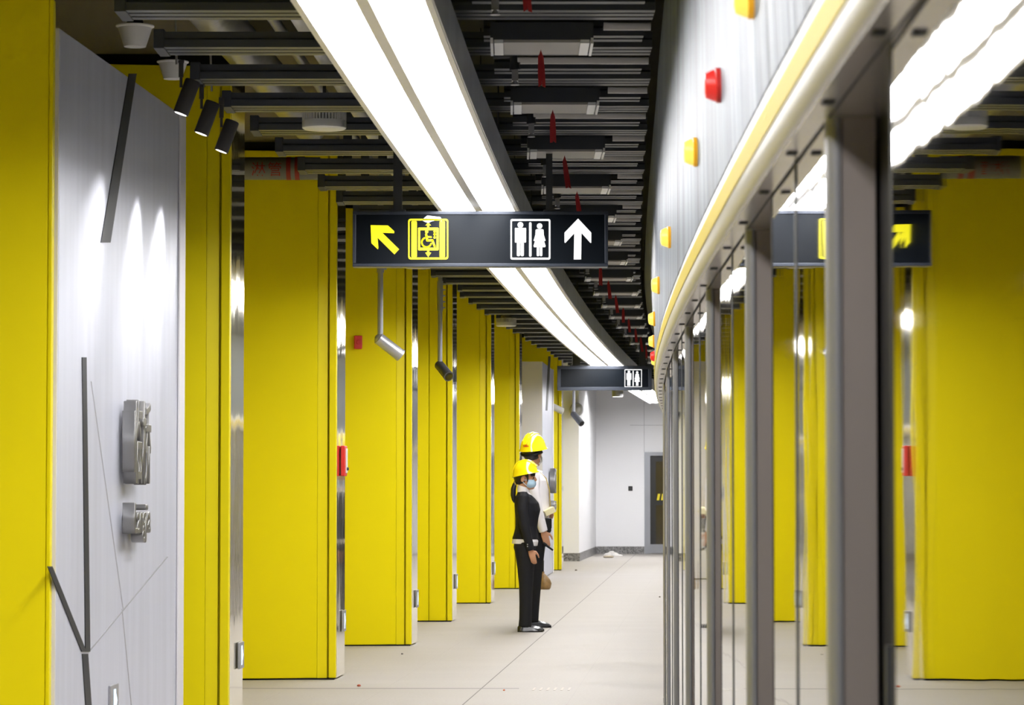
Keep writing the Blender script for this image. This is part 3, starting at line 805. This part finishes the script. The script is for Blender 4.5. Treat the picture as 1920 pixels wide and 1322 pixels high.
# ------------------------------------------------------------------ platform screen doors
Z0 = 2.05                                # header underside
PD = [2.70 + 2.15 * k for k in range(18)]
LASTD = PD[-1]
for i, D in enumerate(PD):
    x0 = XW(D)
    lab = 'grey screen door post nearest the camera' if i == 0 else 'tall grey-brown screen door post, %s from the camera' % ordn(i + 1)
    t = thing('door_post', lab, 'post', (x0, D, 0), 0, 'posts of the platform screen doors')
    bm = new(); box(bm, .021, .078, .002, .06, 0, Z0); obj('post_body', bm, POST, t, bevel=.002)
    bm = new(); prism(bm, [(0, .014, 0), (.004, .004, 0), (.011, -.002, 0), (.021, -.002, 0), (.021, .06, 0), (0, .06, 0)], (0, 0, Z0)); obj('rounded_trim', bm, POST_T, t, bevel=.002)
    bm = new(); box(bm, -.003, .07, -.006, .066, 0, .04); obj('foot_plate', bm, STEEL, t)
OPEN = .82
def strip_panel(bm, p0, p1, w0, w1, z0, z1):       # straight upright slab between two plan points
    d = (Vector(p1) - Vector(p0)).normalized(); n_ = Vector((d.y, -d.x, 0))
    prism(bm, [Vector(p0) + n_ * w0, Vector(p1) + n_ * w0, Vector(p1) + n_ * w1, Vector(p0) + n_ * w1], (0, 0, z1 - z0))
    return bm
for i, D in enumerate(PD):
    a = .6 if i == 0 else PD[i - 1] + .072
    b_ = D - OPEN
    P0, P1 = Vector((XW(a) + .004, a, .04)), Vector((XW(b_) + .004, b_, .04))
    if i == 1: P0, P1 = P0 + Vector((-.004, 0, 0)), P1 + Vector((.006, 0, 0))
    t = thing('platform_glass_panel', 'mirror-like glass screen panel in front of the %s door post' % ordn(i + 1), 'glass panel', (0, 0, 0), 0, 'glass panels of the platform screen')
    bm = new(); strip_panel(bm, P0, P1, 0, .014, .04, Z0 - .004); obj('pane', bm, GLASS, t)
    d_ = (P1 - P0).normalized()
    bm = new(); strip_panel(bm, P1, P1 + d_ * .02, -.001, .03, .04, Z0); obj('edge_profile', bm, BLACK, t)
    m_ = P0.lerp(P1, .5)
    if i != 1: bm = new(); strip_panel(bm, m_, m_ + d_ * .028, -.002, .0, .04, Z0); obj('seam_strip', bm, DARK, t)
    R0, R1 = P0.copy(), P1.copy(); R0.z = R1.z = 0
    bm = new(); strip_panel(bm, R0, R1, -.004, .02, 0, .04); obj('bottom_rail', bm, STEEL, t)
    t = thing('recessed_door', 'black recessed door beside the %s door post' % ordn(i + 1), 'door', (0, 0, 0), 0, 'black recessed doors of the platform screen')
    bm = new(); sweep(bm, XG, [b_ - .06, b_ + .25, b_ + .5, D - .002], [(.012, 0), (.036, 0), (.036, Z0), (.012, Z0)]); obj('door_leaf', bm, BLACK, t)
    bm = new(); sweep(bm, XG, [D - .2, D - .18], [(-.004, .9), (.012, .9), (.012, 1.2), (-.004, 1.2)]); obj('handle', bm, DARK, t)
bm = new(); sweep(bm, XW, [LASTD + .07 + (END - LASTD - .07) * k / 12 for k in range(13)], [(0, 0), (.03, 0), (.03, Z0 - .01), (0, Z0 - .01)]); struct('wall_screen', bm, GLASS)
HD = [.6 + 1.0 * k for k in range(63)]
t = thing('platform_door_header', 'long curved steel header over the screen doors, wrapped in shiny film', 'header')
zt = HC + 2.07
ZB = Z0 + .137
def XFB(D): return XW(D) - .052
bm = new()
rings = []
for D in [.6 + .5 * k for k in range(125)]:
    row = []
    for q_ in range(13):
        f_ = q_ / 12
        row.append((XFB(D) * (1 - f_) + XTOP(D) * f_, D, ZB + (zt - ZB) * f_))
    row += [(row[-1][0] + .03, D, zt), (row[0][0] + .03, D, ZB)]
    rings.append([bm.verts.new(v) for v in row])
ring_faces(bm, rings); obj('cover_panel', bm, FILM, t, smooth=True)
bm = new()
prof = [(-.037, .003), (-.047, .011), (-.054, .03), (-.0565, .06), (-.056, .102), (-.0515, .129), (-.048, .137), (.0, .137), (.0, .003)]
sweep(bm, XW, HD, [(x, Z0 + z) for x, z in prof]); obj('bullnose', bm, BULL, t, smooth=True)
bm = new(); sweep(bm, XW, HD, [(-.0582, Z0 + .048), (-.0555, Z0 + .048), (-.0555, Z0 + .10), (-.0582, Z0 + .10)]); obj('yellow_tape', bm, TAPE, t)
bm = new()
sweep(bm, XW, HD, [(-.036, Z0), (.0, Z0), (.0, Z0 + .007), (-.036, Z0 + .007)]); sweep(bm, XW, HD, [(.005, Z0), (.115, Z0), (.115, Z0 + .007), (.005, Z0 + .007)]); sweep(bm, XW, HD, [(-.002, Z0 + .006), (.012, Z0 + .006), (.012, Z0 + .018), (-.002, Z0 + .018)])
obj('underside_plate', bm, UNDER, t)
bm = new(); sweep(bm, XW, HD, [(.0, Z0 + .001), (.005, Z0 + .001), (.005, Z0 + .006), (.0, Z0 + .006)]); obj('underside_seam', bm, BLACK, t)
bm = new()
for D in [3.2 + .72 * k for k in range(34)]:
    box(bm, XW(D) - .027, XW(D) - .008, D, D + .04, Z0 - .003, Z0)
o_ = obj('fixing_slot', bm, BLACK, t); o_['kind'] = 'stuff'
KL = .95
LAMPS = [(1475, -4, 'y', 'yellow lamp on the header cut by the top of the picture'),
         (1381, 160, 'r', 'red lamp on the near end of the header'),
         (1331, 285, 'y', 'yellow lamp on the header, next beyond the red one'),
         (1271, 445, 'y', 'yellow header lamp, third yellow one from the camera'),
         (1240, 535, 'y', 'yellow header lamp, fourth yellow one from the camera'),
         (1220, 598, 'y', 'yellow header lamp, fifth yellow one from the camera'),
         (1217, 640, 'y', 'yellow header lamp just before the far red lamp'),
         (1214, 668, 'r', 'red lamp near the far end of the header'),
         (1217, 676, 'y', 'yellow header lamp just beyond the far red lamp'),
         (1218, 700, 'y', 'last but one yellow lamp on the header, by the far sign'),
         (1220, 722, 'y', 'last visible yellow lamp on the header')]
for px, py, c, lab in LAMPS:
    D = atZ(px, py, HC + KL).y
    zc = HC + KL
    f_ = (zc - ZB) / (zt - ZB)
    x = XFB(D) * (1 - f_) + XTOP(D) * f_
    t = thing('door_status_lamp', lab, 'lamp', (x - .004, D, zc), 0, 'status lamps on the door header')
    M = Matrix.Rotation(-math.pi / 2 - .05, 4, 'Y')
    bm = new(); lathe(bm, [(.042, -.004), (.042, .007), (.039, .009)], 24, M); obj('lamp_base', bm, LAMB if c == 'y' else RED, t, smooth=True)
    bm = new(); lathe(bm, [(.0385, .008), (.036, .017), (.029, .032), (.02, .035)], 24, M); obj('lamp_lens', bm, LYEL if c == 'y' else LRED, t, smooth=True)

# ------------------------------------------------------------------ people
def hand(bm, wrist, down, fwd, out, s=1.0, curl=.35):
    down, fwd, out = Vector(down).normalized(), Vector(fwd).normalized(), Vector(out).normalized()
    w_ = Vector(wrist)
    for k, f_ in enumerate((.022, .0075, -.0075, -.021)):
        tube(bm, [w_ + fwd * f_ * .6 * s, w_ + down * .045 * s + fwd * f_ * .95 * s, w_ + down * .088 * s + fwd * f_ * s], [.014 * s, .0135 * s, .0095 * s], 10)
        L = (.066, .074, .069, .055)[k] * s
        p0 = w_ + down * .085 * s + fwd * f_ * s
        pts, rr, d, a = [p0], [.0095 * s], down.copy(), 0
        for j, seg in enumerate((.42, .32, .26)):
            a += curl * (.6 + .2 * k * .5)
            d = (down * math.cos(a) - out * math.sin(a)).normalized()
            pts.append(pts[-1] + d * L * seg); rr.append((.0088, .0082, .0066)[j] * s)
        tube(bm, pts, rr, 10)
        ellip(bm, pts[-1], (.0066 * s,) * 3, u=8, v=6)
    p0 = w_ + down * .022 * s + fwd * .018 * s
    tube(bm, [p0, p0 + (down * .6 + fwd * .75 - out * .1) * .035 * s, p0 + (down * .85 + fwd * .62 - out * .25) * .062 * s, p0 + (down * 1.0 + fwd * .5 - out * .35) * .08 * s], [.013 * s, .0105 * s, .009 * s, .0068 * s], 10)
def helmet(t, HR, tilt, off=(0, 0, 0), s=1.0):
    M = Matrix.Translation(Vector((.002, 0, 1.563)) + Vector(off)) @ HR @ Matrix.Rotation(-tilt, 4, 'Y') @ Matrix.Scale(s, 4)
    bm = new()
    R = []
    n = 40
    for j in range(11):
        ph = math.radians(-6 + 95 * j / 10)
        ring = []
        for k in range(n):
            a = 2 * math.pi * k / n
            rx, ry, rz = .128, .106, .128
            br = .012 * max(0, 1 - j / 1.2)
            fr = (.034 * max(0, math.cos(a)) ** 2 if j == 0 else 0)
            ring.append(bm.verts.new(((rx * math.cos(ph) + br + fr) * math.cos(a), (ry * math.cos(ph) + br) * math.sin(a), rz * math.sin(ph) - (.004 if j == 0 else 0))))
        R.append(ring)
    ring_faces(bm, R)
    for yy, hh in ((0, .008), (-.03, .005), (.03, .005)):
        tube(bm, [((.128 + hh * .4) * math.cos(b_), yy * (.4 + .6 * math.sin(b_)), (.128 + hh * .5) * math.sin(b_) * (1 - abs(yy) * 1.2)) for b_ in [math.radians(20 + 14 * q_) for q_ in range(11)]], .008, 8)
    bmesh.ops.transform(bm, matrix=M, verts=bm.verts[:])
    h = obj('helmet', bm, HELM, t, smooth=True)
    return h, M
def person(label, loc, scale, rz, head_turn, female):
    t = thing('person', label, 'person', loc, rz, None)
    t.scale = (scale,) * 3
    HR = Matrix.Rotation(head_turn, 4, 'Z')
    LX = 0.0 if female else -.035
    def lx(z): return LX * max(0.0, 1 - z / .85)
    neck = Vector((-.018, 0, 1.40))
    def H(v): return neck + (HR.to_3x3() @ (Vector(v) - neck))
    # body
    bm = new()
    ellip(bm, H((-.012, 0, 1.548)), (.094, .074, .105), HR)
    ellip(bm, H((.032, 0, 1.478)), (.062, .056, .082), HR)
    ellip(bm, H((.068, 0, 1.425)), (.026, .03, .022), HR)
    tube(bm, [H((.088, 0, 1.535)), H((.108, 0, 1.497)), H((.09, 0, 1.482))], [.009, .015, .011], 8)
    tube(bm, [H((.088, -.02, 1.452)), H((.096, 0, 1.452)), H((.088, .02, 1.452))], .009, 8)
    for s in (-1, 1):
        ellip(bm, H((-.008, s * .075, 1.505)), (.02, .011, .032), HR @ Matrix.Rotation(.2, 4, 'Y'))
        ellip(bm, H((.083, s * .03, 1.518)), (.012, .016, .009), HR)
    tube(bm, [(-.028, 0, 1.34), (-.022, 0, 1.40), H((-.012, 0, 1.47))], [.06, .05, .05], 16)
    hloft(bm, [(.0, 0, .80, .10, .15), (.005, 0, .92, .095, .135), (.01, 0, 1.05, .09, .125), (.015, 0, 1.2, .105, .145), (.0, 0, 1.30, .095, .155), (-.02, 0, 1.36, .06, .10)])
    AR = [(-.02, .155, 1.325, .048), (-.03, .18, 1.2, .043), (-.008, .19, 1.04, .037), (.055, .18, .80, .026)]
    AL = list(AR) if female else [(-.02, .155, 1.325, .048), (-.02, .19, 1.2, .043), (.01, .20, 1.06, .037), (.115, .07, 1.0, .026)]
    if not female: AR = [(-.03, .155, 1.325, .048), (-.035, .18, 1.2, .043), (-.005, .19, 1.04, .035), (.06, .18, .83, .025)]
    for s, A_ in ((-1, AR), (1, AL)):
        tube(bm, [(x, s * y, z) for x, y, z, r in A_], [r for x, y, z, r in A_], 14)
        x, y, z, r = A_[-1]
        x0, y0, z0, _ = A_[-2]
        dn = (Vector((x, s * y, z)) - Vector((x0, s * y0, z0))).normalized()
        if dn.z < -.6: hand(bm, Vector((x, s * y, z)) - dn * .015, dn, Vector((1, 0, 0)) - dn * dn.x, (0, s, 0))
        else: hand(bm, Vector((x, s * y, z)) - dn * .015, dn, (0, 0, 1), Vector((0, s, 0)) - dn * dn.y * s, curl=.55)
        tube(bm, [(0, s * .075, .84), (.008 + lx(.46), s * .08, .46), (-.012 + LX, s * .075, .07)], [.085, .055, .04], 14)
        tube(bm, [(-.03 + LX, s * .079, .045), (.05 + LX, s * .079, .032), (.11 + LX, s * .079, .026)], [.026, .024, .018], 10)
    body = fuse(bm, .0055, 3)
    obj('body', body, SKIN, t, smooth=True)
    # eyes
    for s in (-1, 1):
        bm = new(); ellip(bm, H((.0865, s * .03, 1.518)), (.011, .0125, .0085), HR, 12, 8); obj('eye', bm, LENS, t, smooth=True)
    # hair
    bm = new()
    ellip(bm, H((-.032 if female else -.024, 0, 1.54)), (.09, .081, .10), HR)
    if female:
        for s in (-1, 1):
            tube(bm, [H((.03, s * .072, 1.57)), H((.042, s * .072, 1.52)), H((.04, s * .068, 1.475))], [.016, .012, .005], 8)
            for q_ in range(4): tube(bm, [H((.07, s * .012 + s * .014 * q_, 1.60)), H((.093 - .006 * q_, s * .012 + s * .016 * q_, 1.565)), H((.092 - .007 * q_, s * .012 + s * .016 * q_, 1.532))], [.014, .011, .005], 8)
        tube(bm, [H((-.09, 0, 1.48)), (-.105, 0, 1.455), (-.118, 0, 1.41), (-.122, 0, 1.35), (-.115, 0, 1.30), (-.108, 0, 1.27)], [.02, .022, .027, .027, .02, .008], 12)
    else:
        for s in (-1, 1): tube(bm, [H((.02, s * .074, 1.57)), H((.022, s * .074, 1.51))], [.012, .006], 8)
    obj('hair', fuse(bm, .006, 2), HAIRM, t, smooth=True)
    if female:
        bm = new(); lathe(bm, [(.024, -.006), (.028, 0), (.024, .006)], 14, Matrix.Translation((-.10, 0, 1.462)) @ Matrix.Rotation(1.0, 4, 'Y')); obj('hair_tie', bm, GOLD, t, smooth=True)
    # helmet
    h, M = helmet(t, HR, .20 if female else .14, H((0, 0, 1.563)) - Vector((0, 0, 1.563)))
    if not female:
        bm = new(); 
        for a0, w_, z0, z1 in ((172, 3, .028, .034), (196, 3, .028, .034), (184, 9, .026, .032), (184, 2.2, .032, .062), (178, 2.2, .040, .046), (190, 2.2, .040, .046)):
            pp = [(.1305 * math.cos(math.radians(a0 + da)) * math.sqrt(1 - (zz / .13) ** 2), .1085 * math.sin(math.radians(a0 + da)) * math.sqrt(1 - (zz / .13) ** 2), zz) for da, zz in ((-w_, z0), (w_, z0), (w_, z1), (-w_, z1))]
            prism(bm, pp, (-.0015, 0, 0))
        bmesh.ops.transform(bm, matrix=M, verts=bm.verts[:]); obj('emblem', bm, RED, h)
        bm = new(); tube(bm, [H((.08 * math.cos(a) - .02, .092 * math.sin(a), 1.525 - .03 * max(0, -math.cos(a)))) for a in [math.radians(70 + 22 * q_) for q_ in range(11)]], .012, 8); obj('headband', bm, BLACK, t, smooth=True)
    # mask
    bm = new()
    vs = ellip(bm, H((.036, 0, 1.468)), (.075, .0635, .058), HR @ Matrix.Rotation(.25, 4, 'Y'), 24, 16)
    dv = HR.to_3x3() @ Vector((1, 0, 0))
    bmesh.ops.delete(bm, geom=[v for v in vs if (v.co - H((.022, 0, 1.468))).dot(dv) < 0], context='VERTS')
    for s in (-1, 1):
        for z0 in (1.495, 1.44):
            tube(bm, [H((.03, s * .063, z0)), H((.0, s * .075, (z0 + 1.5) / 2)), H((-.02, s * .08, 1.51))], .003, 6)
    obj('face_mask', bm, MASK if female else WPL, t, smooth=True)
    # trousers
    bm = new()
    for s in (-1, 1):
        hloft(bm, [(x + lx(z), y, z, rx, ry) for x, y, z, rx, ry in [(-.004, s * .078, .055, .066, .062), (.0, s * .078, .12, .062, .06), (.004, s * .079, .28, .064, .062), (.006, s * .08, .46, .07, .066), (.004, s * .082, .62, .084, .078), (.0, s * .08, .76, .1, .088), (-.004, s * .075, .84, .108, .09), (.0, s * .06, .90, .10, .085)]])
    hloft(bm, [(-.004, 0, .76, .088, .12), (-.006, 0, .83, .112, .165), (.0, 0, .90, .107, .16), (.004, 0, .96, .10, .145)])
    obj('trousers', fuse(bm, .007, 4), TROU, t, smooth=True)
    for s in (-1, 1):
        bm = new()
        x_ = LX + (0 if s == -1 else .012)
        R = []
        for (x, hw, zt_) in [(-.078, .024, .05), (-.06, .034, .075), (-.02, .036, .082), (.02, .036, .075), (.07, .041, .058), (.12, .042, .045), (.155, .034, .035), (.175, .016, .022)]:
            y0 = s * .079
            R.append([bm.verts.new((x + x_, y0 + a * hw, z)) for a, z in ((-1, .0), (-1.05, .014), (-.98, .018), (-.8, zt_ * .75), (0, zt_), (.8, zt_ * .75), (.98, .018), (1.05, .014), (1, .0))])
        ring_faces(bm, R); sh = obj('shoe', bm, SHOE, t, smooth=True)
        bm = new(); box(bm, -.03 + x_, .04 + x_, s * .079 - .012, s * .079 + .012, .07, .078, None); obj('laces', bm, SHOE, sh)
    # tops
    bm = new()
    g = .012
    if female:
        hloft(bm, [(-.002, 0, .912, .132, .172), (.004, 0, .97, .118, .155), (.012, 0, 1.04, .108, .14), (.016, 0, 1.12, .114, .145), (.022, 0, 1.2, .128, .158), (.012, 0, 1.27, .122, .165), (-.006, 0, 1.325, .095, .155), (-.02, 0, 1.365, .062, .095), (-.022, 0, 1.385, .05, .06)])
    else:
        hloft(bm, [(.006, 0, .925, .118, .162), (.012, 0, .98, .128, .165), (.016, 0, 1.08, .126, .16), (.012, 0, 1.2, .126, .168), (.004, 0, 1.28, .118, .175), (-.01, 0, 1.33, .092, .16), (-.02, 0, 1.365, .062, .10), (-.022, 0, 1.385, .05, .06)])
    for s, A_ in ((-1, AR), (1, AL)):
        P = [Vector((x, s * y, z)) for x, y, z, r in A_]
        tube(bm, [P[0] + Vector((0, -s * .03, .01)), P[0], P[1], P[2], P[3] - (P[3] - P[2]) * .02], [.055, .058, .056, .05, .039], 16)
    obj('jacket' if female else 'shirt', fuse(bm, .007, 3), SUIT if female else SHIRT, t, smooth=True)
    bm = new(); R = []
    for (z, e, up) in ((1.365, .012, .0), (1.40, .010, .006), (1.422, .006, .010)):
        R.append([bm.verts.new((-.02 + (.05 + e) * math.cos(a), (.052 + e) * math.sin(a), z - .018 * math.cos(a) + up)) for a in [2 * math.pi * k / 24 for k in range(24)]])
    for (z, e, up) in ((1.418, .0, .010), (1.365, .0, 0)):
        R.append([bm.verts.new((-.02 + (.05 + e) * math.cos(a), (.052 + e) * math.sin(a), z - .018 * math.cos(a) + up)) for a in [2 * math.pi * k / 24 for k in range(24)]])
    for s in (-1, 1):
        prism(bm, [(.01, s * .060, 1.385), (.045, s * .03, 1.365), (.07, s * .028, 1.318), (.035, s * .066, 1.345)], (.004, s * .004, .004))
    ring_faces(bm, R, caps=False); obj('collar', bm, SHIRT, t, smooth=True)
    if female:
        bm = new(); prism(bm, [(.035, -.042, 1.37), (.035, .042, 1.37), (.128, .014, 1.285), (.152, 0, 1.20), (.128, -.014, 1.285)], (.008, 0, .002)); obj('shirt_front', bm, SHIRT, t)
        bm = new(); hloft(bm, [(-.010, .01, .878, .126, .168), (-.006, 0, .905, .124, .168), (0, 0, .935, .117, .158)]); hloft(bm, [(.035, -.01, .846, .085, .145), (.03, -.01, .90, .10, .15)]); hloft(bm, [(-.045, 0, .868, .088, .15), (-.03, 0, .91, .098, .158)]); obj('shirt_hem', fuse(bm, .007, 3), SHIRT, t, smooth=True)
        bm = new()
        for z in (.845, .865): ellip(bm, (.02, -.232 + .0, z), (.006, .004, .006), u=8, v=6)
        obj('cuff_button', bm, STEEL, t)
    else:
        bm = new(); hloft(bm, [(.004, 0, .918, .116, .16), (.004, 0, .95, .119, .163)]); obj('belt', bm, BLACK, t, smooth=True)
        bm = new(); box(bm, .07, .13, -.19, -.12, .86, .95); ellip(bm, (.1, -.16, .85), (.03, .035, .03)); obj('belt_pouch', bm, BLACK, t, bevel=.008)
        bm = new()
        pts = [(.02, -.085, 1.368), (.088, -.11, 1.30), (.118, -.115, 1.2), (.124, -.11, 1.1), (.132, -.09, 1.03)]
        for a, b2 in zip(pts, pts[1:]): prism(bm, [a, (a[0], a[1] + .022, a[2]), (b2[0], b2[1] + .022, b2[2]), b2], (.006, -.004, 0))
        obj('lanyard', bm, GOLD, t)
    return t
wx = (985 - 960) / F * 29.6
person('shorter person in black suit and yellow helmet with blue face mask, standing in profile', (wx, 29.6, 0), 1.0, 0.0, math.radians(-14), True)
mx = (1001 - 960) / F * 30.4
man = person('taller person in white shirt and yellow helmet standing behind the one in black', (mx, 30.5, 0), 1.168, math.radians(8), math.radians(50), False)
# folder and baton held by the taller person
q = atD(1027, 959, 30.40)
t = thing('document_folder', 'buff folder held by the person in the white shirt', 'folder', q, .25)
Mf = Matrix.Rotation(-.45, 4, 'Y')
bm = new(); box(bm, -.055, .055, -.10, .10, -.03, .03, Mf); obj('cover', bm, FOLD, t, bevel=.004)
bm = new(); box(bm, -.05, .056, -.095, .095, -.022, .022, Mf); obj('paper_block', bm, WPL, t)
a, b_ = atD(1019, 1019, 30.2), atD(1037, 1032, 30.2)
bm = new(); tube(bm, [a, b_], [.012, .009], 10); tube(bm, [a - (b_ - a) * .05, a + (b_ - a) * .3], .016, 10)
tag(obj('handheld_baton', bm, BLACK, smooth=True), 'thin black baton sticking out from the standing workers', 'baton')
# sack on the floor
q = atZ(1021, 1105, .0001)
t = thing('brown_sack', 'small shiny brown sack on the floor behind the two workers', 'sack', (q.x, q.y, 0))
bm = new(); hloft(bm, [(0, 0, 0, .07, .07), (0, 0, .02, .085, .085), (.005, 0, .08, .092, .09), (0, 0, .14, .075, .072), (-.012, 0, .19, .045, .045), (-.022, 0, .22, .022, .022), (-.03, 0, .245, .03, .028)]); obj('sack_body', bm, SACK, t, smooth=True)
bm = new(); tube(bm, [(-.022, 0, .22), (-.02, 0, .35), (-.018, .0, .40)], .012, 8); obj('carrying_cord', bm, BLACK, t)
# floor bits
q = atZ(1030, 1292, .0001)
t = thing('floor_grate', 'faint pale floor grating of short bars at the lower edge of the floor', 'grate', (q.x, q.y, 0))
bm = new()
for k in range(6):
    x = -.125 + k * .05
    prism(bm, [(x, -.14, 0), (x + .016, -.14, 0), (x + .035, .14, 0), (x + .019, .14, 0)], (0, 0, .0015))
obj('grate_bar', bm, mat('grate_tone', (.40, .36, .31), .6), t)
for (x, y, r, c, lab) in [(945, 1295, .008, (.5, .1, .02), 'tiny orange crumb on the floor beside the dark joint'), (1237, 1120, .012, (.08, .07, .06), 'tiny dark crumb on the floor close to the glass screen'),
                          (1080, 1070, .02, (.1, .08, .06), 'dark crumb on the floor beside the farthest yellow column'), (754, 1227, .010, (.1, .09, .08), 'dark crumb on the floor by the column with the red sounder'),
                          (673, 1287, .014, (.45, .1, .05), 'scrap of red and yellow tape on the cross joint of the floor')]:
    q = atZ(x, y, .0001)
    bm = new(); ellip(bm, (q.x, q.y, r * .4), (r, r * 2.0, r * .7), u=8, v=5)
    tag(obj('floor_crumb', bm, mat('crumb', c, .8)), lab, 'debris', 'crumbs on the floor')
